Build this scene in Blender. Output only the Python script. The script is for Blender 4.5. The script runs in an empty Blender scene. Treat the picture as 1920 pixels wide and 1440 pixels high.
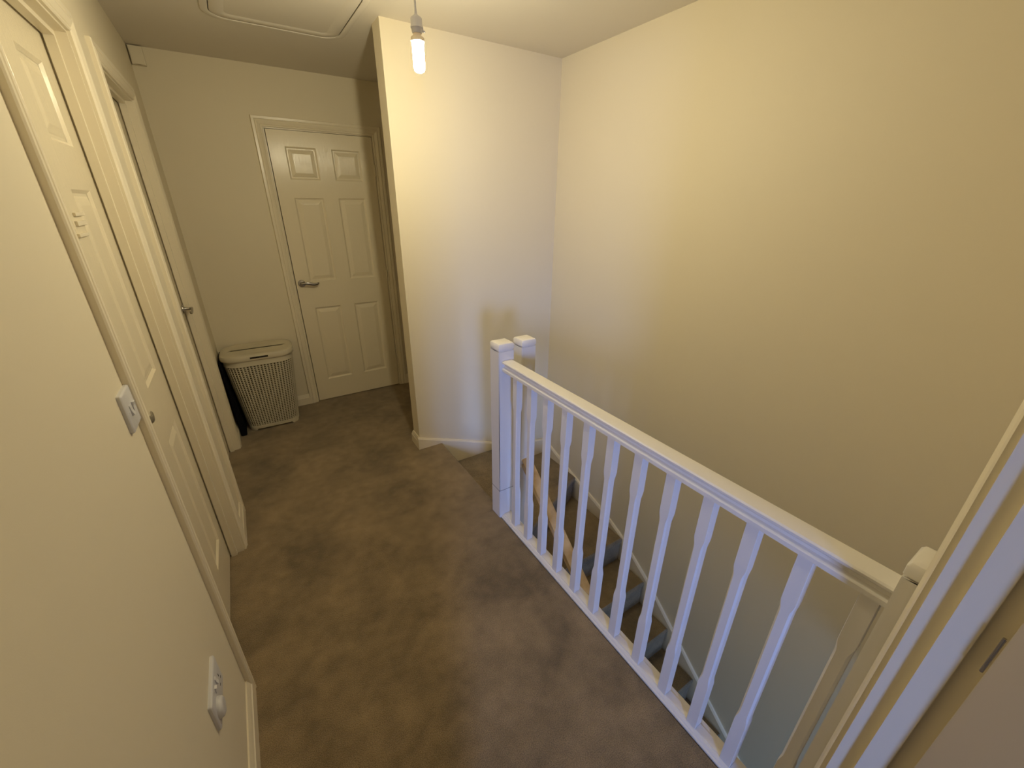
import bpy, bmesh, math, random
from mathutils import Vector, Matrix
random.seed(4)
SC = bpy.context.scene
COL = SC.collection
PI = math.pi

# ------------------------------------------------------------------ camera
yaw, pitch, roll = math.radians(32.665), math.radians(23.82), math.radians(0.452)
fw = Vector((math.sin(yaw)*math.cos(pitch), math.cos(yaw)*math.cos(pitch), -math.sin(pitch)))
rt = Vector((math.cos(yaw), -math.sin(yaw), 0)); up = rt.cross(fw)
r2 = rt*math.cos(roll)+up*math.sin(roll); u2 = -rt*math.sin(roll)+up*math.cos(roll)
cam = bpy.data.cameras.new('camera'); co = bpy.data.objects.new('camera', cam); COL.objects.link(co)
M = Matrix((r2, u2, -fw)).transposed().to_4x4(); M.translation = (0, 0, 1.5502)
co.matrix_world = M
cam.sensor_width = 36; cam.lens = 36*766.17/1920; cam.clip_start = 0.01
SC.camera = co

# ------------------------------------------------------------------ light, exposure
SC.view_settings.view_transform = 'Standard'; SC.view_settings.look = 'None'
SC.view_settings.gamma = 1; SC.view_settings.use_curve_mapping = False
SC.view_settings.exposure = 0.0
w = bpy.data.worlds.new('world'); SC.world = w; w.use_nodes = True
w.node_tree.nodes['Background'].inputs[0].default_value = (0.55, 0.68, 1, 1)
w.node_tree.nodes['Background'].inputs[1].default_value = 0.0
BULB_STRENGTH = 640.0
BULB_COLOR = (1.0, 0.898, 0.615)

def area(name, loc, target, sx, sy, power, color):
    l = bpy.data.lights.new(name, 'AREA'); l.shape = 'RECTANGLE'; l.size = sx; l.size_y = sy
    l.energy = power; l.color = color
    o = bpy.data.objects.new(name, l); COL.objects.link(o); o.location = loc
    o.rotation_euler = (Vector(target)-Vector(loc)).to_track_quat('-Z', 'Y').to_euler()
    return o
# daylight coming in at the bedroom window behind the camera and at the hall window downstairs
dl = area('bedroom_window_daylight', (-1.15, -2.93, 1.25), (0.85, 1.0, 0.40), 0.5, 0.7, 17, (0.24, 0.40, 1.0)); dl.data.spread = math.radians(64)
area('hall_window_daylight', (1.4, -2.93, -1.5), (1.4, 0, -1.5), 0.8, 1.7, 50, (0.24, 0.44, 1.0))

# ------------------------------------------------------------------ helpers
def mat(name, color, rough=0.5, bump=None, spec=0.5, metal=0.0, emit=None):
    m = bpy.data.materials.new(name); m.use_nodes = True
    nt = m.node_tree; b = nt.nodes['Principled BSDF']
    b.inputs['Base Color'].default_value = (*color, 1); b.inputs['Roughness'].default_value = rough
    b.inputs['Specular IOR Level'].default_value = spec; b.inputs['Metallic'].default_value = metal
    if emit:
        b.inputs['Emission Color'].default_value = (*emit[0], 1); b.inputs['Emission Strength'].default_value = emit[1]
    if bump:
        kind, scale, strength, dist = bump
        tc = nt.nodes.new('ShaderNodeTexCoord'); mp = nt.nodes.new('ShaderNodeMapping')
        nt.links.new(tc.outputs['Object'], mp.inputs[0]); mp.inputs['Scale'].default_value = scale
        n = nt.nodes.new('ShaderNodeTexNoise'); n.inputs['Scale'].default_value = 1; n.inputs['Detail'].default_value = 4
        nt.links.new(mp.outputs[0], n.inputs['Vector'])
        out = n.outputs[0]
        if kind == 'grain':
            n.inputs['Distortion'].default_value = 1.5
        bp = nt.nodes.new('ShaderNodeBump'); bp.inputs['Strength'].default_value = strength; bp.inputs['Distance'].default_value = dist
        nt.links.new(out, bp.inputs['Height']); nt.links.new(bp.outputs[0], b.inputs['Normal'])
    return m

def mottle(m, c1, c2, scale, detail=3, lo=.35, hi=.65):
    nt = m.node_tree; b = nt.nodes['Principled BSDF']
    tc = nt.nodes.new('ShaderNodeTexCoord'); n = nt.nodes.new('ShaderNodeTexNoise')
    n.inputs['Scale'].default_value = scale; n.inputs['Detail'].default_value = detail
    nt.links.new(tc.outputs['Object'], n.inputs['Vector'])
    r = nt.nodes.new('ShaderNodeValToRGB'); r.color_ramp.elements[0].position = lo; r.color_ramp.elements[1].position = hi
    r.color_ramp.elements[0].color = (*c1, 1); r.color_ramp.elements[1].color = (*c2, 1)
    nt.links.new(n.outputs[0], r.inputs[0]); nt.links.new(r.outputs[0], b.inputs['Base Color'])
    return r

WALL = mat('wall_paint', (0.80, 0.718, 0.548), 0.55, ('n', (420, 420, 420), 0.12, 0.001), 0.3)
CEIL = mat('ceiling_paint', (0.80, 0.74, 0.64), 0.8, ('n', (300, 300, 300), 0.15, 0.001), 0.2)
GLOSS = mat('door_gloss_paint', (0.86, 0.768, 0.575), 0.2, ('grain', (260, 260, 11), 0.6, 0.0012), 0.5)
TRIM = mat('trim_gloss_paint', (0.86, 0.775, 0.60), 0.28, ('n', (50, 50, 4), 0.08, 0.002), 0.5)
WHITE = mat('balustrade_paint', (0.84, 0.805, 0.75), 0.35, ('n', (60, 60, 6), 0.04, 0.001), 0.5)
WOOD = mat('pale_varnished_pine', (0.62, 0.43, 0.21), 0.4, ('grain', (90, 5, 90), 0.2, 0.001), 0.5)
mottle(WOOD, (0.55, 0.36, 0.16), (0.74, 0.55, 0.30), 14)
PLASTIC = mat('white_plastic', (0.66, 0.65, 0.67), 0.4)
GREYPL = mat('lampholder_plastic', (0.62, 0.60, 0.57), 0.5)
INNER_SHADE = mat('basket_inner_shade', (0.10, 0.08, 0.05), 0.9)  # dark colour standing in for the shade inside the basket
BEIGE = mat('beige_dimmed_door_paint', (0.62, 0.53, 0.40), 0.6)  # beige base colour also stands in for reduced daylight on the open leaf
CREAMPL = mat('bulb_base_plastic', (0.85, 0.72, 0.50), 0.4)
BASKET = mat('basket_plastic', (0.64, 0.58, 0.44), 0.5)
CHROME = mat('satin_chrome', (0.42, 0.40, 0.37), 0.25, metal=0.9)
DARK = mat('dark_gap', (0.02, 0.015, 0.01), 0.9)
BLACK = mat('black_fabric', (0.006, 0.006, 0.008), 0.95, ('n', (60, 60, 60), 0.3, 0.004), 0.1)
GLOW = mat('glowing_tube', (1, 1, 1), 0.5, emit=(BULB_COLOR, BULB_STRENGTH))

CARPET = mat('carpet', (0.27, 0.185, 0.12), 1.0, None, 0.05)
def carpet_nodes(m):
    nt = m.node_tree; b = nt.nodes['Principled BSDF']; L = nt.links
    tc = nt.nodes.new('ShaderNodeTexCoord')
    big = nt.nodes.new('ShaderNodeTexNoise'); big.inputs['Scale'].default_value = 3.2; big.inputs['Detail'].default_value = 5; big.inputs['Distortion'].default_value = 0.6
    mid = nt.nodes.new('ShaderNodeTexNoise'); mid.inputs['Scale'].default_value = 17; mid.inputs['Detail'].default_value = 3
    fine = nt.nodes.new('ShaderNodeTexNoise'); fine.inputs['Scale'].default_value = 330; fine.inputs['Detail'].default_value = 2
    for n in (big, mid, fine): L.new(tc.outputs['Object'], n.inputs['Vector'])
    r = nt.nodes.new('ShaderNodeValToRGB'); e = r.color_ramp.elements
    e[0].position = .34; e[0].color = (0.235, 0.168, 0.088, 1); e[1].position = .64; e[1].color = (0.50, 0.36, 0.195, 1)
    a = nt.nodes.new('ShaderNodeMath'); a.operation = 'MULTIPLY_ADD'; a.inputs[1].default_value = 0.35
    s = nt.nodes.new('ShaderNodeMath'); s.operation = 'MULTIPLY'; s.inputs[1].default_value = 0.65
    L.new(big.outputs[0], s.inputs[0]); L.new(mid.outputs[0], a.inputs[0]); L.new(s.outputs[0], a.inputs[2]); L.new(a.outputs[0], r.inputs[0])
    mx = nt.nodes.new('ShaderNodeMix'); mx.data_type = 'RGBA'; mx.blend_type = 'MULTIPLY'; mx.inputs[0].default_value = 0.95
    fr = nt.nodes.new('ShaderNodeValToRGB'); fr.color_ramp.elements[0].position = .3; fr.color_ramp.elements[1].position = .7
    fr.color_ramp.elements[0].color = (.45, .45, .45, 1)
    L.new(fine.outputs[0], fr.inputs[0]); L.new(r.outputs[0], mx.inputs[6]); L.new(fr.outputs[0], mx.inputs[7]); L.new(mx.outputs[2], b.inputs['Base Color'])
    bp = nt.nodes.new('ShaderNodeBump'); bp.inputs['Strength'].default_value = 0.9; bp.inputs['Distance'].default_value = 0.006
    L.new(fine.outputs[0], bp.inputs['Height'])
    bp2 = nt.nodes.new('ShaderNodeBump'); bp2.inputs['Strength'].default_value = 0.5; bp2.inputs['Distance'].default_value = 0.01
    L.new(mid.outputs[0], bp2.inputs['Height']); L.new(bp.outputs[0], bp2.inputs['Normal']); L.new(bp2.outputs[0], b.inputs['Normal'])
    b.inputs['Sheen Weight'].default_value = 0.25; b.inputs['Sheen Roughness'].default_value = 0.6
carpet_nodes(CARPET)

def link(name, bm, m, parent=None, smooth=False):
    me = bpy.data.meshes.new(name)
    bmesh.ops.recalc_face_normals(bm, faces=bm.faces)
    bm.to_mesh(me); bm.free()
    if smooth:
        for p in me.polygons: p.use_smooth = True
    me.materials.append(m)
    o = bpy.data.objects.new(name, me); COL.objects.link(o)
    if parent: o.parent = parent
    return o
def auto(o, ang=35):
    me = o.data
    for p in me.polygons: p.use_smooth = True
    try: me.set_sharp_from_angle(angle=math.radians(ang))
    except Exception: pass
    return o
def empty(name, loc=(0, 0, 0), rz=0):
    o = bpy.data.objects.new(name, None); COL.objects.link(o); o.location = loc; o.rotation_euler = (0, 0, rz); o.empty_display_size = .1
    return o
def thing(o, label, cat, group=None):
    o['label'] = label; o['category'] = cat
    if group: o['group'] = group
    return o
def struct(o): o['kind'] = 'structure'; return o

def box(bm, x0, x1, y0, y1, z0, z1):
    v = [bm.verts.new((x, y, z)) for z in (z0, z1) for y in (y0, y1) for x in (x0, x1)]
    fs = [(0, 1, 3, 2), (4, 5, 7, 6), (0, 1, 5, 4), (2, 3, 7, 6), (0, 2, 6, 4), (1, 3, 7, 5)]
    return [bm.faces.new([v[i] for i in f]) for f in fs]
def boxes(name, L, m, parent=None, bev=0):
    bm = bmesh.new()
    for b in L: box(bm, *b)
    if bev:
        bmesh.ops.bevel(bm, geom=bm.edges[:], offset=bev, segments=2, affect='EDGES', profile=.6)
    o = link(name, bm, m, parent)
    return o
def loft(bm, rings, cap=True, closed=True):
    R = [[bm.verts.new(p) for p in r] for r in rings]
    n = len(R[0])
    for a, b in zip(R, R[1:]):
        for i in range(n if closed else n-1):
            j = (i+1) % n
            bm.faces.new((a[i], a[j], b[j], b[i]))
    if cap:
        bm.faces.new(list(reversed(R[0]))); bm.faces.new(R[-1])
    return R
def lathe(bm, prof, n=24, axis='z', c=(0, 0, 0)):
    rings = []
    for r, h in prof:
        ring = []
        for i in range(n):
            a = 2*PI*i/n
            p = (r*math.cos(a), r*math.sin(a), h)
            if axis == 'y': p = (p[0], -p[2], p[1])
            ring.append((p[0]+c[0], p[1]+c[1], p[2]+c[2]))
        rings.append(ring)
    loft(bm, rings)
def rrect(cx, cy, hx, hy, r, n=6):
    pts = []
    for (sx, sy, a0) in ((1, 1, 0), (-1, 1, 90), (-1, -1, 180), (1, -1, 270)):
        for k in range(n+1):
            a = math.radians(a0+90*k/n)
            pts.append((cx+sx*(hx-r)+r*math.cos(a), cy+sy*(hy-r)+r*math.sin(a)))
    return pts

C = 2.336; XW = -.288; XR = 1.847; YF = 3.51; XP = .7675; YP = 2.36; YN = .03; LOW = -2.52

# ------------------------------------------------------------------ shell
W, H = .686, 1.981          # door leaf
HX = .029                   # hole margin each side
HT = 2.012
D1, D2, DF = 1.2575, 2.311, .308
def hole_wall_y(x0, x1, ya, yb, holes, z0=0, z1=C):     # wall running along y
    L = []; y = ya
    for a, b in holes:
        L.append((x0, x1, y, a, z0, z1)); L.append((x0, x1, a, b, HT, z1)); y = b
    L.append((x0, x1, y, yb, z0, z1)); return L
struct(boxes('wall_left', hole_wall_y(-.388, XW, -.07, YF+.1, [(D1-HX, D1+W+HX), (D2-HX, D2+W+HX)]), WALL))
struct(boxes('wall_far', [(-.288, DF-HX, YF, YF+.1, 0, C), (DF-HX, DF+W+HX, YF, YF+.1, HT, C), (DF+W+HX, XR+.1, YF, YF+.1, 0, C)], WALL))
struct(boxes('wall_partition', [(XP, XR, YP, YP+.112, 0, C), (.95, XR, YP, YP+.112, LOW, 0)], WALL))
struct(boxes('wall_right', [(XR, XR+.1, -3, YF, LOW, C)], WALL))
struct(boxes('wall_near', [(XW, -.054, -.07, YN, 0, C), (-.054, .84, -.07, YN, HT, C), (.84, XR, -.07, YN, -.25, C)], WALL))
struct(boxes('wall_stairwell', [(.80, .944, -3, 1.56, LOW, -.026)], WALL))
# bedroom behind the camera and the hall downstairs (never in frame, they carry the daylight)
struct(boxes('wall_bedroom', [(-2.75, -2.65, -3, -.07, 0, C), (-2.65, -.388, -.1, -.07, 0, C), (-2.75, XR, -3.1, -3, 0, C)], WALL))
struct(boxes('wall_hall', [(.80, XR+.1, -3.1, -3, LOW, -.25)], WALL))
struct(boxes('ceiling', [(-2.75, XR+.1, -3.1, YF+.1, C, C+.1)], CEIL))

# frames of the two windows the daylight comes through
def window_frame(name, x0, x1, z0, z1):
    t = .06
    struct(boxes(name, [(x0-t, x0, -3, -2.95, z0-t, z1+t), (x1, x1+t, -3, -2.95, z0-t, z1+t), (x0, x1, -3, -2.95, z1, z1+t), (x0, x1, -3, -2.95, z0-t, z0)], TRIM))
window_frame('window_1', -1.45, -.85, .85, 1.65)
window_frame('window_2', 1.0, 1.8, -2.35, -.62)

bm = bmesh.new()
# landing floor with a rounded nosing on its stair edge (profile in x,z swept along y)
def slab(bm, x0, x1, y0, y1):
    box(bm, x0, x1, y0, y1, -.25, 0)
slab(bm, -2.75, .885, -3, 1.56); slab(bm, -.388, .80, 1.56, YP); slab(bm, -.388, XR, YP+.112, YF+.1); slab(bm, -.388, XP, YP, YP+.112)
box(bm, .885, XR, -3, -.07, -.25, 0)
prof = [(.80, 0)]+[(.912+.014*math.sin(a), -.014+.014*math.cos(a)) for a in [PI*k/8 for k in range(9)]]+[(.905, -.03), (.903, -.25), (.80, -.25)]
loft(bm, [[(x, y, z) for x, z in prof] for y in (1.558, YP)])
o = struct(link('floor', bm, CARPET))
struct(boxes('floor_hall', [(.80, XR, -3, 1.0, LOW-.1, LOW)], CARPET))

# skirting profile
def skirt_prof(h=.085, t=.015):
    return [(0, 0), (t, 0), (t, h*.68), (t*.8, h*.72), (t*.8, h*.76), (t*.45, h*.92), (t*.3, h), (0, h)]
def skirting(name, path, m=TRIM):
    # path: list of (x,y) with the room on the left side of the direction of travel; mitred
    bm = bmesh.new(); rings = []
    n = len(path)
    for i, p in enumerate(path):
        p = Vector(p)
        d1 = (p-Vector(path[i-1])).normalized() if i > 0 else None
        d2 = (Vector(path[i+1])-p).normalized() if i < n-1 else None
        d1 = d1 or d2; d2 = d2 or d1
        n1 = Vector((-d1.y, d1.x)); n2 = Vector((-d2.y, d2.x))
        k = (n1+n2); k = k/(1+n1.dot(n2))
        rings.append([(p.x+k.x*u, p.y+k.y*u, z) for u, z in skirt_prof()])
    loft(bm, rings)
    o = link(name, bm, m); auto(o, 25); return struct(o)
skirting('baseboard_left', [(XW, D1-.069), (XW, YN), (-.16, YN)][::1][::-1][::-1] if False else [(XW, D1-.0675), (XW, YN+.0)])
skirting('baseboard_left_middle', [(XW, D2-.0675), (XW, D1+W+.0675)])
skirting('baseboard_far_left', [(DF-.0675, YF), (XW, YF), (XW, D2+W+.0675)])
skirting('baseboard_far_right', [(1.6, YF), (DF+W+.0675, YF)])
# ------------------------------------------------------------------ doors
def arch_prof():          # (across from the opening edge outward, proud of the wall)
    return [(0, 0), (0, .008), (.004, .011), (.009, .0105), (.012, .0085), (.015, .0115), (.030, .0165), (.037, .0155), (.040, .0125), (.044, .0150), (.057, .0155), (.060, .012), (.060, 0)]
def make_architrave(parent, w, top, wd=.060, flip=False):
    # local frame: opening x 0..w, wall face y=0, room towards -y
    s = wd/.060; P = [(a*s, b) for a, b in arch_prof()]; e = .006
    sy = 1 if flip else -1
    bm = bmesh.new(); loft(bm, [[(-e-a, sy*b, 0) for a, b in P], [(-e-a, sy*b, top+e+a) for a, b in P]]); auto(link('architrave', bm, TRIM, parent), 16)
    bm = bmesh.new(); loft(bm, [[(w+e+a, sy*b, 0) for a, b in P], [(w+e+a, sy*b, top+e+a) for a, b in P]]); auto(link('architrave', bm, TRIM, parent), 16)
    bm = bmesh.new(); loft(bm, [[(-e-a, sy*b, top+e+a) for a, b in P], [(w+e+a, sy*b, top+e+a) for a, b in P]]); auto(link('architrave', bm, TRIM, parent), 16)
def make_lining(parent, w, top, depth, s0, s1, st=.014):
    t = .024
    for (a, b) in ((-t, 0), (w, w+t)): boxes('door_lining', [(a, b, 0, depth, 0, top+t)], TRIM, parent)
    boxes('door_lining', [(0, w, 0, depth, top, top+t)], TRIM, parent)
    for (a, b) in ((0, st), (w-st, w)): boxes('door_stop', [(a, b, s0, s1, 0, top)], TRIM, parent)
    boxes('door_stop', [(st, w-st, s0, s1, top-st, top)], TRIM, parent)

GX = [0, .097, .292, .394, .589, .686]; GZ = [0, .178, .783, .985, 1.569, 1.684, 1.886, 1.981]
HOLES = [(1, 1), (3, 1), (1, 3), (3, 3), (1, 5), (3, 5)]
_panel_cache = {}
def make_leaf(parent, x0=.003, y0=0, z0=.006):
    T = .035
    root = parent
    bm = bmesh.new()
    V = {}
    for i, x in enumerate(GX):
        for j, z in enumerate(GZ): V[i, j] = bm.verts.new((x0+x, y0, z0+z))
    for i in range(len(GX)-1):
        for j in range(len(GZ)-1):
            q = [V[i, j], V[i+1, j], V[i+1, j+1], V[i, j+1]]
            if (i, j) in HOLES:
                ins, dep = .009, .008
                w_ = [bm.verts.new((x0+x, y0+dep, z0+z)) for x, z in ((GX[i]+ins, GZ[j]+ins), (GX[i+1]-ins, GZ[j]+ins), (GX[i+1]-ins, GZ[j+1]-ins), (GX[i]+ins, GZ[j+1]-ins))]
                for k in range(4): bm.faces.new((q[k], q[(k+1) % 4], w_[(k+1) % 4], w_[k]))
            else: bm.faces.new(q)
    # outer sides and back
    per = [(i, 0) for i in range(6)]+[(5, j) for j in range(1, 8)]+[(i, 7) for i in range(4, -1, -1)]+[(0, j) for j in range(6, 0, -1)]
    back = [bm.verts.new((V[p].co.x, y0+T, V[p].co.z)) for p in per]
    for k in range(len(per)):
        k2 = (k+1) % len(per); bm.faces.new((V[per[k2]], V[per[k]], back[k], back[k2]))
    bm.faces.new(back)
    leaf = link('leaf', bm, GLOSS, parent)
    for (i, j) in HOLES:
        pb = bmesh.new()
        rr = []
        for ins, dep in ((.008, .0085), (.017, .0085), (.021, .0065), (.040, .0015), (.043, .0012)):
            rr.append([(x0+x, y0+dep, z0+z) for x, z in ((GX[i]+ins, GZ[j]+ins), (GX[i+1]-ins, GZ[j]+ins), (GX[i+1]-ins, GZ[j+1]-ins), (GX[i]+ins, GZ[j+1]-ins))])
        R = loft(pb, rr, cap=False); pb.faces.new(R[-1]); 
        rb = [pb.verts.new((v.co.x, y0+.018, v.co.z)) for v in R[0]]
        for k in range(4): pb.faces.new((R[0][k], rb[k], rb[(k+1) % 4], R[0][(k+1) % 4]))
        pb.faces.new(rb)
        link('panel', pb, GLOSS, leaf)
    return leaf
def make_handle(parent, u, z, y0, sgn, ln=.126):
    h = empty('handle'); h.parent = parent; h.location = (u, y0, z)
    bm = bmesh.new(); lathe(bm, [(.001, -.001), (.026, -.001), (.0265, .004), (.024, .008), (.011, .010), (.009, .014), (.008, .044), (.001, .046)], 28, 'y')
    auto(link('rose', bm, CHROME, h), 40)
    bm = bmesh.new(); rings = []
    N = 18
    for k in range(N+1):
        t = k/N
        x = sgn*(-.009+t*ln); zc = .007*math.sin(t*PI*2.0)*(.5+t*.5); y = -.044-.010*math.sin(t*PI*.5)+.012*t*t
        hh = .0065+.004*math.sin(PI*t)**2+.002*t; th = .0055-.0015*t
        if k == 0 or k == N: hh *= .5; th *= .5
        rings.append([(x, y+th*math.cos(a), zc+hh*math.sin(a)) for a in [2*PI*m/10 for m in range(10)]])
    loft(bm, rings); auto(link('lever', bm, CHROME, h), 60)
    return h
def hinge(parent, x, y, z):
    bm = bmesh.new(); lathe(bm, [(.0005, -.037), (.005, -.037), (.005, .037), (.0005, .037)], 10, 'z', (x, y, z))
    auto(link('hinge', bm, TRIM, parent), 40)

def make_door(name, loc, rz, recess, depth, handle_side, hinges=False, hz=.985, ln=.126):
    w = W+.010; top = H+.012
    r = struct(empty(name, loc, rz))
    make_architrave(r, w, top)
    if recess > .02:
        make_lining(r, w, top, depth, recess-.030, recess-.006)
    else:
        make_lining(r, w, top, depth, recess+.037, recess+.06)
    make_leaf(r, .005, recess, .008)
    if handle_side < 0: make_handle(r, .003+.040, hz, recess, 1, ln)
    else: make_handle(r, W+.003-.040, .985, recess, -1)
    if hinges:
        for z in (1.77, 1.0, .23): hinge(r, W+.010-.003, recess-.003, z)
    return r
far = make_door('door_1', (DF-.005, YF, 0), 0, -.006, .1, -1, True)
d1 = make_door('door_2', (XW, D1-.005, 0), PI/2, .057, .1, -1, False, 1.01, .105)
d2 = make_door('door_3', (XW, D2-.005, 0), PI/2, .057, .1, 1)

# doorway the camera looks out of, its door folded back into the bedroom
r4 = struct(empty('door_4', (-.10, YN, 0), PI))      # local x runs towards -x, room (landing) towards -y local = +y world
w4 = .845
r4.location = (.815, YN, 0)
make_architrave(r4, w4, 1.99, .055)
make_lining(r4, w4, 1.99, .100, .032, .064, .012)
# open leaf: hinged on the right jamb
lf = boxes('leaf', [(0, .80, -.035, 0, .006, 1.985)], TRIM, r4, .0015)
lf.location = (-.004, .068, 0); lf.rotation_euler = (0, 0, math.radians(-240+120+60))
def place_leaf():
    # world: pin at (.819,-.038); leaf length direction at 300 deg, thickness on its west side
    pin = Vector((.816, -.0725))
    a = math.radians(-118)
    d = Vector((math.cos(a), math.sin(a))); n = Vector((d.y, -d.x))   # n points to (-x,-y)
    bm = bmesh.new()
    P = [pin, pin+n*.035, pin+n*.035+d*.82, pin+d*.82]
    lo = [bm.verts.new((p.x, p.y, .008)) for p in P]; hi = [bm.verts.new((p.x, p.y, 1.986)) for p in P]
    bm.faces.new(lo); bm.faces.new(hi)
    for k in range(4): bm.faces.new((lo[k], lo[(k+1) % 4], hi[(k+1) % 4], hi[k]))
    bmesh.ops.bevel(bm, geom=bm.edges[:], offset=.0015, segments=2, affect='EDGES')
    # to the local frame of door_4 (rotated by pi)
    for v in bm.verts:
        x, y = v.co.x-.815, v.co.y-YN; v.co.x, v.co.y = -x, -y
    return bm, P
bpy.data.objects.remove(lf)
bm, P4 = place_leaf()
lf = link('leaf', bm, BEIGE, r4)
# hinge knuckles on the leaf's corner
for z in (.962, 1.76, .22):
    bm = bmesh.new(); p = P4[1]
    lathe(bm, [(.0004, -.036), (.0022, -.036), (.0022, .036), (.0004, .036)], 8, 'z', (-(p.x+.004-.815), -(p.y+.003-YN), z))
    link('hinge', bm, CHROME, r4)

# ------------------------------------------------------------------ partition skirting (level part, then falling with the stair)
def add_strip(name, pts, face, axis, t=.018, m=TRIM):
    # pts: list of (s, ztop, zbot); axis 'x' -> runs along x on plane y=face projecting to -y; 'y' -> runs along y on plane x=face projecting to -x
    bm = bmesh.new(); rings = []
    for s, zt, zb in pts:
        P = [(0, zb), (t, zb), (t, zt-.012), (t-.006, zt), (0, zt)]
        rings.append([((s, face-u, z) if axis == 'x' else (face-u, s, z)) for u, z in P])
    loft(bm, rings); o = link(name, bm, m); auto(o, 25); return struct(o)
bm = bmesh.new()
sp = skirt_prof(.088)
rings = [[(1.3 if False else XP-u, YP+.112+u, z) for u, z in sp], [(XP-u, YP-.001, z) for u, z in sp]]
rings = [[(1.2, YP+.112+u, z) for u, z in sp]]+rings
loft(bm, rings); o = struct(auto(link('baseboard_partition', bm, TRIM), 25))
add_strip('trim_1', [(XP-.015, .092, 0), (.905, .036, 0), (.906, .0357, -.60), (1.05, -.018, -.60), (1.32, -.128, -.60), (1.60, -.215, -.7), (XR-.018, -.262, -.8)], YP, 'x', .015)
pts = [(YP-.015, -.262), (2.2, -.305), (2.0, -.378), (1.85, -.424), (1.70, -.468), (1.411, -.470-.1), (.0, -1.66), (-1.0, -2.50)]
pts = [(YP-.015, -.262), (2.2, -.312), (2.0, -.382), (1.80, -.44), (1.60, -.50), (1.45, -.565), (1.175, -.745), (.75, -1.105), (.496, -1.32), (0, -1.74), (-.9, -2.45)]
add_strip('trim_2', [(y, z, z-.42) for y, z in pts], XR, 'y', .018)

# ------------------------------------------------------------------ staircase
st = thing(empty('staircase', (1.38, 1.0, LOW)), 'brown carpeted staircase with white newel and wooden handrail turning down behind the balustrade', 'staircase')
def step(poly, z, thick=.20, nose=True):
    # rounded-over carpeted tread and its riser as one piece
    bm = bmesh.new()
    P = [Vector(p) for p in poly]; c = sum(P, Vector((0, 0)))/len(P)
    def ring(ins, zz):
        return [(p.x+(c.x-p.x)/(c-p).length*ins*1.3, p.y+(c.y-p.y)/(c-p).length*ins*1.3, zz) for p in P]
    rings = [ring(.012, z-thick), ring(.012, z-.045), ring(.004, z-.040), ring(0, z-.028), ring(0, z-.018), ring(.004, z-.007), ring(.013, z)]
    loft(bm, rings)
    for v in bm.verts: v.co -= Vector((1.38, 1.0, LOW))
    o = link('step', bm, CARPET, st); auto(o, 50); return o
xi, xo = .95, XR-.016
RISE = .1945; z = -.188
step([(.90, 1.58), (1.10, 1.58), (1.52, YP-.01), (.90, YP-.01)], z, .30)
z2 = z-RISE
step([(1.06, 1.575), (xo, 1.935), (xo, YP-.01), (1.46, YP-.01), (1.08, 1.62)], z2, .30)
z3 = z2-RISE
step([(xi, 1.411), (xo, 1.411), (xo, 1.97), (1.12, 1.60), (xi, 1.60)], z3, .30)
y = 1.411; zz = z3
for k in range(9):
    zz -= RISE; y2 = y-.229
    step([(xi, y2), (xo, y2), (xo, y+.02), (xi, y+.02)], zz, .26)
    y = y2
# closed inner string
# ------------------------------------------------------------------ lower flight newel and handrail
lh = st
def rel(bm, o):
    for v in bm.verts: v.co -= o.location
def newel(parent, x0, x1, y0, y1, zb, zt, groove=None):
    bm = bmesh.new(); cap_h = .031
    box(bm, x0, x1, y0, y1, zb, zt-cap_h-.004)
    bmesh.ops.bevel(bm, geom=bm.edges[:], offset=.003, segments=2, affect='EDGES')
    rel(bm, parent); post = link('newel_post', bm, WHITE, parent)
    bm = bmesh.new(); cx, cy, hx, hy = (x0+x1)/2, (y0+y1)/2, (x1-x0)/2, (y1-y0)/2
    rings = []
    for dz, ins in ((-cap_h-.006, .004), (-cap_h, .004), (-cap_h+.001, -.001), (-.010, -.001), (-.003, .003), (0, .011)):
        rings.append([(a, b, zt+dz) for a, b in rrect(cx, cy, hx-ins, hy-ins, .004, 2)])
    loft(bm, rings); rel(bm, parent); cap = auto(link('newel_cap', bm, WHITE, post), 30)
    if groove:
        bm = bmesh.new(); e = .0006
        box(bm, x0-e, x1+e, y0-e, y1+e, groove, groove+.0015); rel(bm, parent); link('joint_line', bm, DARK, post)
    return post
newel(lh, 1.044, 1.125, 1.54, 1.62, -.62, .955)
def rail_prof(hw=.0285, h=.052):
    # across, up (0 = bottom)
    return [(-hw*.78, 0), (-hw*1.0, .003), (-hw*1.0, .015), (-hw*.94, .0175), (-hw*.58, .022), (-hw*.52, .029), (-hw*.74, .035), (-hw*1.0, .041), (-hw*1.02, .047), (-hw*.88, .0505), (-hw*.4, .052),
            (hw*.4, .052), (hw*.88, .0505), (hw*1.02, .047), (hw*1.0, .041), (hw*.74, .035), (hw*.52, .029), (hw*.58, .022), (hw*.94, .0175), (hw*1.0, .015), (hw*1.0, .003), (hw*.78, 0)]
bm = bmesh.new(); cx = 1.085
loft(bm, [[(cx+a, 1.545, .232+b) for a, b in rail_prof()], [(cx+a, -.25, .232-1.795*.849+b) for a, b in rail_prof()]])
rel(bm, lh); rail2 = auto(link('handrail', bm, WOOD, lh), 30); rail2['label'] = 'varnished pale pine handrail'

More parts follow.
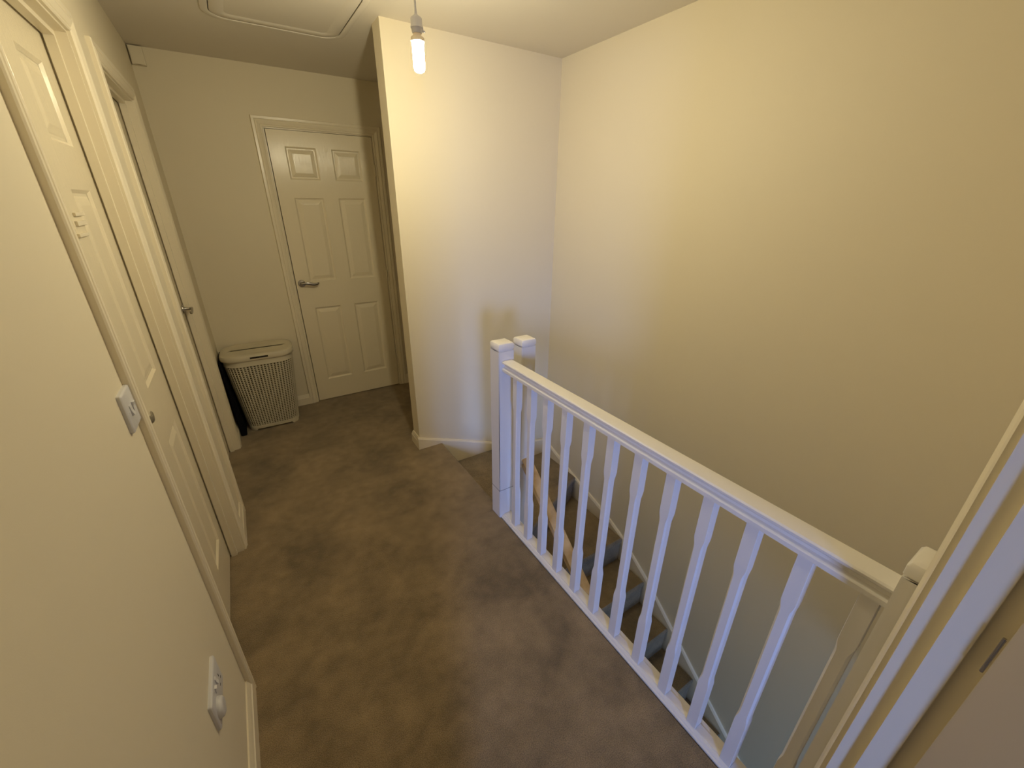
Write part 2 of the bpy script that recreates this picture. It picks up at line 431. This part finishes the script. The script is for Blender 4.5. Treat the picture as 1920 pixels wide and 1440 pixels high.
# ------------------------------------------------------------------ landing balustrade
bal = thing(empty('balustrade', (.918, .78, 0)), 'white painted wooden balustrade with twelve spindles along the stairwell edge of the landing', 'balustrade')
newel(bal, .879, .960, 1.481, 1.562, -.001, .979, .178)
newel(bal, .881, .960, .030, .071, -.001, .979)
cx = .9225
bm = bmesh.new(); n = 30
loft(bm, [[(cx+a, .071+(1.481-.071)*k/n, .847+b) for a, b in rail_prof()] for k in range(n+1)])
rel(bm, bal); auto(link('handrail', bm, WHITE, bal), 28)
bp_ = [(.888, 0), (.888, .007), (.890, .0085), (.8935, .0085), (.8945, .010), (.8945, .0125), (.896, .014), (.899, .0175), (.9025, .0185), (.9485, .0185), (.951, .016), (.951, -.026), (.905, -.026), (.905, 0)]
bm = bmesh.new(); loft(bm, [[(a, yy, b) for a, b in bp_] for yy in (.071, 1.481)])
rel(bm, bal); auto(link('base_rail', bm, WHITE, bal), 25)
ys = [1.369, 1.257, 1.143, 1.024, .901, .784, .666, .547, .428, .312, .196, .080]
sw = .032; X0 = .9025
def spindle_bm():
    bm = bmesh.new(); h = sw/2; rings = []
    def ring(z, half, ch):
        pts = [(half-ch, -half), (half, -half+ch), (half, half-ch), (half-ch, half), (-half+ch, half), (-half, half-ch), (-half, -half+ch), (-half+ch, -half)]
        return [(a, b, z) for a, b in pts]
    for z, half, ch in ((.0185, h, .0008), (.228, h, .0008), (.236, h*.985, .0018), (.256, h*.90, .0042), (.266, h*.89, .0045), (.668, h*.89, .0045), (.678, h*.90, .0042), (.698, h*.985, .0018), (.706, h, .0008), (.849, h, .0008)):
        rings.append(ring(z, half, ch))
    loft(bm, rings); return bm
sp0 = auto(link('spindle', spindle_bm(), WHITE, bal), 12)
for k, yv in enumerate(ys):
    s = sp0 if k == 0 else sp0.copy()
    if k: COL.objects.link(s); s.parent = bal
    s.location = Vector((X0+sw/2, yv+sw/2, 0))-bal.location
# fillets in the rail groove between the spindles
L = []
edges = [1.481]+ys
for k in range(len(ys)):
    top = 1.481 if k == 0 else ys[k-1]; bot = ys[k]+sw
    L.append((.9055, .9315, bot+.0005, top-.0005, .0185, .0215+.001*(k % 2)))
L.append((.9055, .9315, .0715, ys[-1], .0185, .0215))
L = [b for b in L if b[3] > b[2]]
bmf = bmesh.new()
for b in L: box(bmf, *b)
rel(bmf, bal); fl = link('groove_fillet', bmf, WHITE, bal)
# ------------------------------------------------------------------ loft hatch
def hatch():
    r = thing(empty('loft_hatch', (.386, 2.47, C)), 'cream square loft hatch with rounded corners in the ceiling', 'loft hatch')
    cx, cy, hx, hy, rad = 0, 0, .279, .312, .085
    bm = bmesh.new()
    out = []
    for ins, z in ((-.030, 0), (-.028, -.004), (-.022, -.006), (-.003, -.006), (0, -.005), (0, .0)):
        out.append([(a, b, z) for a, b in rrect(cx, cy, hx-ins, hy-ins, rad-ins, 8)])
    loft(bm, out, cap=False); auto(link('frame', bm, CEIL, r), 40)
    bm = bmesh.new(); out = []
    for ins, z in ((.004, 0), (.004, -.003), (.006, -.004), (.055, -.004), (.058, -.0015), (.062, -.0015)):
        out.append([(a, b, z) for a, b in rrect(cx, cy, hx-ins, hy-ins, max(rad-ins, .03), 8)])
    R = loft(bm, out, cap=False); bm.faces.new(R[-1]); auto(link('hatch_panel', bm, CEIL, r), 40)
    bm = bmesh.new(); R = loft(bm, [[(a, b, -.0006) for a, b in rrect(cx, cy, hx+.001, hy+.001, rad, 8)], [(a, b, -.0008) for a, b in rrect(cx, cy, hx-.006, hy-.006, rad-.006, 8)]], cap=False)
    link('gap', bm, DARK, r)
    return r
hatch()

# ------------------------------------------------------------------ pendant bulb
def pendant(x, y):
    zb = 1.945                      # bottom of the glowing tube
    r = thing(empty('pendant_light', (x, y, C)), 'bare low energy bulb glowing on a white pendant flex hanging from the ceiling', 'ceiling light')
    def L(name, prof, m, par, n=24, ang=40):
        bm = bmesh.new(); lathe(bm, [(a, b-C) for a, b in prof], n)
        return auto(link(name, bm, m, par), ang)
    z1 = zb+.080
    L('ceiling_rose', [(.001, C-.0005), (.036, C-.0005), (.036, C-.008), (.030, C-.020), (.012, C-.026), (.005, C-.034), (.001, C-.034)], PLASTIC, r)
    L('flex', [(.0032, C-.03), (.0032, z1+.085), (.0045, z1+.070), (.0050, z1+.066)], GREYPL, r, 12)
    h = L('lampholder', [(.004, z1+.072), (.0055, z1+.069), (.017, z1+.062), (.0185, z1+.058), (.0185, z1+.042), (.0195, z1+.040), (.0195, z1+.036), (.0175, z1+.034), (.0160, z1+.026), (.0145, z1+.022), (.001, z1+.022)], GREYPL, r)
    bm = bmesh.new(); box(bm, .017, .027, -.0025, .0025, z1+.028-C, z1+.033-C); box(bm, .017, .021, -.0025, .0025, z1+.033-C, z1+.043-C); link('switch_lug', bm, GREYPL, h)
    b = L('bulb', [(.010, z1+.024), (.0135, z1+.021), (.0125, z1+.016), (.0195, z1+.013), (.0215, z1+.010), (.0215, z1+.001), (.019, z1)], CREAMPL, r)
    bm = bmesh.new(); zc = z1-C
    prof = [(.019, zc+.0005), (.0195, zc-.006), (.0185, zc-.012), (.0185, zc-.066), (.0160, zc-.076), (.010, zc-.080), (.002, zc-.081)]
    lathe(bm, prof, 20); auto(link('glowing_tube', bm, GLOW, b), 60)
    return r
pendant(.628, 1.56)

# ------------------------------------------------------------------ corner box
o = boxes('wall_sensor', [(-.282, -.220, YF-.030, YF, 2.243, 2.330)], WALL, None, .003)
bm = bmesh.new(); box(bm, -.275, -.227, YF-.032, YF-.0295, 2.250, 2.323)
link('cover', bm, WALL, o)
thing(o, 'small square cream box high on the far wall in the left ceiling corner', 'sensor')

# ------------------------------------------------------------------ light switch and socket on the near left wall
def plate(name, y0, y1, z0, z1, t=.009):
    r = empty(name, (XW, (y0+y1)/2, (z0+z1)/2))
    hy, hz = (y1-y0)/2, (z1-z0)/2
    bm = bmesh.new(); rings = []
    for ins, x in ((0, -.001), (0, t-.003), (.0015, t-.001), (.004, t)):
        rings.append([(x, a, b) for a, b in rrect(0, 0, hy-ins, hz-ins, .004, 3)])
    loft(bm, rings); auto(link('faceplate', bm, PLASTIC, r), 35)
    return r, t
def rocker(parent, y, z, t, hw=.0065, hh=.012, tilt=1):
    bm = bmesh.new()
    P = [(t-.002, -hh), (t+.001, -hh), (t+.005 if tilt > 0 else t+.0015, -hh*.9), (t+.002, 0), (t+.0015 if tilt > 0 else t+.005, hh*.9), (t+.001, hh), (t-.002, hh)]
    loft(bm, [[(a, y-hw, z+b) for a, b in P], [(a, y+hw, z+b) for a, b in P]])
    link('rocker', bm, PLASTIC, parent)
sw_, t = plate('light_switch', 1.108, 1.194, 1.078, 1.168)
thing(sw_, 'white double light switch on the near left wall beside the door frame', 'light switch')
rocker(sw_, -.012, 0, t); rocker(sw_, .012, 0, t, tilt=-1)
for yy in (-.03, .03):
    bm = bmesh.new(); lathe(bm, [(.0002, 0), (.003, 0), (.0025, .0008), (.0002, .001)], 10, 'z')
    for v in bm.verts: v.co = Vector((t+v.co.z, yy+v.co.x, v.co.y))
    link('screw', bm, PLASTIC, sw_)
so, t = plate('wall_socket', .850, .996, .380, .470)
thing(so, 'white double wall socket low on the near left wall above the skirting', 'socket')
rocker(so, .012, .022, t, .005, .009); rocker(so, -.012, .022, t, .005, .009, -1)
bm = bmesh.new()
ring = []
for ins, x in ((0, t-.001), (0, t+.004), (.002, t+.009), (.007, t+.012), (.012, t+.012)):
    ring.append([(x, -.040+(.025-ins)*math.cos(a), -.008+(.025-ins)*math.sin(a)) for a in [2*PI*k/24 for k in range(24)]])
loft(bm, ring); auto(link('socket_cover', bm, PLASTIC, so), 40)
for dy, dz, a, b in ((0, .010, .002, .004), (-.011, -.012, .0035, .0016), (.011, -.012, .0035, .0016)):
    bm = bmesh.new(); box(bm, t-.002, t+.0003, .042+dy-a, .042+dy+a, -.008+dz-b, -.008+dz+b); link('pin_hole', bm, DARK, so)

# ------------------------------------------------------------------ laundry basket
def basket():
    cx0, cy0 = -.044, 3.335
    r = thing(empty('laundry_basket', (cx0, cy0, 0), math.radians(-1.5)), 'tall cream woven plastic laundry basket with a lid beside the far door', 'laundry basket')
    Hb = .555
    def outline(t, n_each, off=0):      # superellipse-like rounded rectangle with n points; t = height fraction
        hx = .166+.050*t+off; hy = .120+.034*t+off; rad = .085+.02*t
        P = rrect(0, 0, hx, hy, rad, 10)
        # resample evenly
        P = [Vector(p) for p in P]; m = len(P)
        seg = [(P[(i+1) % m]-P[i]).length for i in range(m)]; tot = sum(seg)
        out = []; i = 0; acc = 0
        for k in range(n_each):
            s = tot*k/n_each
            while acc+seg[i] < s and i < m-1: acc += seg[i]; i += 1
            d = (s-acc)/seg[i] if seg[i] > 1e-9 else 0
            q = P[i].lerp(P[(i+1) % m], min(max(d, 0), 1)); tt = (P[(i+1) % m]-P[i]).normalized() if seg[i] > 1e-9 else Vector((1, 0))
            out.append((q, Vector((tt.y, -tt.x))))
        return out
    NC, NR = 62, 34; pc, pr = 4, 4
    bm = bmesh.new(); nv = NC*pc; z0, z1 = .035, Hb-.045
    rows = NR*pr+1; G = []
    for j in range(rows):
        t = (j//pr+(0, .22, .50, .78)[j % pr])/NR; z = z0+(z1-z0)*t
        O = outline(z/Hb, nv); ring = []
        for i, (q, n) in enumerate(O):
            cph = (i % pc)/pc
            rib = .0026*math.cos(2*PI*cph)                    # upright ribs
            wv = .0016*math.cos(2*PI*((j % pr)/pr)) if cph else 0
            p = q+n*(rib+wv); ring.append(bm.verts.new((p.x, p.y, z)))
        G.append(ring)
    for j in range(rows-1):
        for i in range(nv):
            if (i % pc) in (1, 2) and (j % pr) in (1, 2): continue     # the slots of the weave
            k = (i+1) % nv; bm.faces.new((G[j][i], G[j][k], G[j+1][k], G[j+1][i]))
    o = link('woven_body', bm, BASKET, r); auto(o, 60)
    bm = bmesh.new(); loft(bm, [[(q.x, q.y, z) for q, n in outline(z/Hb, 64, -.012)] for z in (.04, Hb-.05)])
    auto(link('shade_shell', bm, INNER_SHADE, r), 40)  # added dark shell, so the slots of the weave look shaded
    # rim band, and foot band with a raised middle
    bm = bmesh.new(); rings = []
    for z, off in ((z1-.002, .001), (z1, .0035), (z1+.006, .003), (z1+.010, .001), (Hb, .002), (Hb, -.008), (z1-.002, -.004)):
        rings.append([(q.x, q.y, z) for q, n in outline(min(z, Hb)/Hb, 96, off)])
    loft(bm, rings+[rings[0]], cap=False); auto(link('rim', bm, BASKET, r), 40)
    bm = bmesh.new(); rings = []
    for f, off in ((1, .001), (.9, .003), (0, .002), (0, -.006), (1, -.003)):
        ring = []
        for q, n in outline(.04, 96, off):
            raised = .014 if (abs(q.x) < .115 and abs(q.y) > .09) or (abs(q.y) < .07 and abs(q.x) > .13) else 0
            ring.append((q.x, q.y, raised+(.038-raised)*f))
        rings.append(ring)
    loft(bm, rings+[rings[0]], cap=False); auto(link('foot_band', bm, BASKET, r), 40)
    # lid
    bm = bmesh.new(); rings = []
    for off, z in ((.000, Hb-.002), (.010, Hb-.002), (.0115, Hb+.006), (.011, Hb+.022), (.007, Hb+.031), (-.004, Hb+.036), (-.03, Hb+.0365), (-.034, Hb+.0345), (-.06, Hb+.0345)):
        rings.append([(q.x, q.y, z) for q, n in outline(1, 96, off)])
    loft(bm, rings); lid = auto(link('lid', bm, BASKET, r), 35)
    yf = -(.120+.034+.0115)
    boxes('handle_slot', [(-.048, .062, yf-.0014, yf+.004, Hb+.009, Hb+.021)], DARK, lid, .002)
    boxes('lid_ridge', [(-.03, .06, -.052, -.048, Hb+.034, Hb+.0357)], BASKET, lid)
    return r
basket()
# dark thing squeezed between basket and wall
bm = bmesh.new()
rings = []
for k in range(9):
    t = k/8; z = .004+.55*t
    xl = -.270-.012*t+.002*math.sin(k*1.7); xr = -.232-.038*t+.002*math.sin(k*2.1)
    rings.append([(a, b, z) for a, b in rrect((xl+xr)/2, 3.33+.03*t, (xr-xl)/2, .15-.02*t, min((xr-xl)/2*.9, .012), 3)])
loft(bm, rings); thing(auto(link('folded_bag', bm, BLACK), 60), 'flat black folded bag squeezed between laundry basket and left wall', 'bag')

# small pale plaque on the nearer left door
pl = empty('door_plaque', (XW-.057+.006, 1.613, 1.49)); thing(pl, 'small pale layered plaque hung on the nearer left door', 'plaque')
for k, (zc, hh, dy) in enumerate(((.026, .0045, .010), (.004, .006, 0), (-.024, .0045, -.022))):
    boxes('plaque_strip', [(-.0062, 0, -.044+dy, .044+dy, zc-hh, zc+hh)], TRIM, pl, .001)
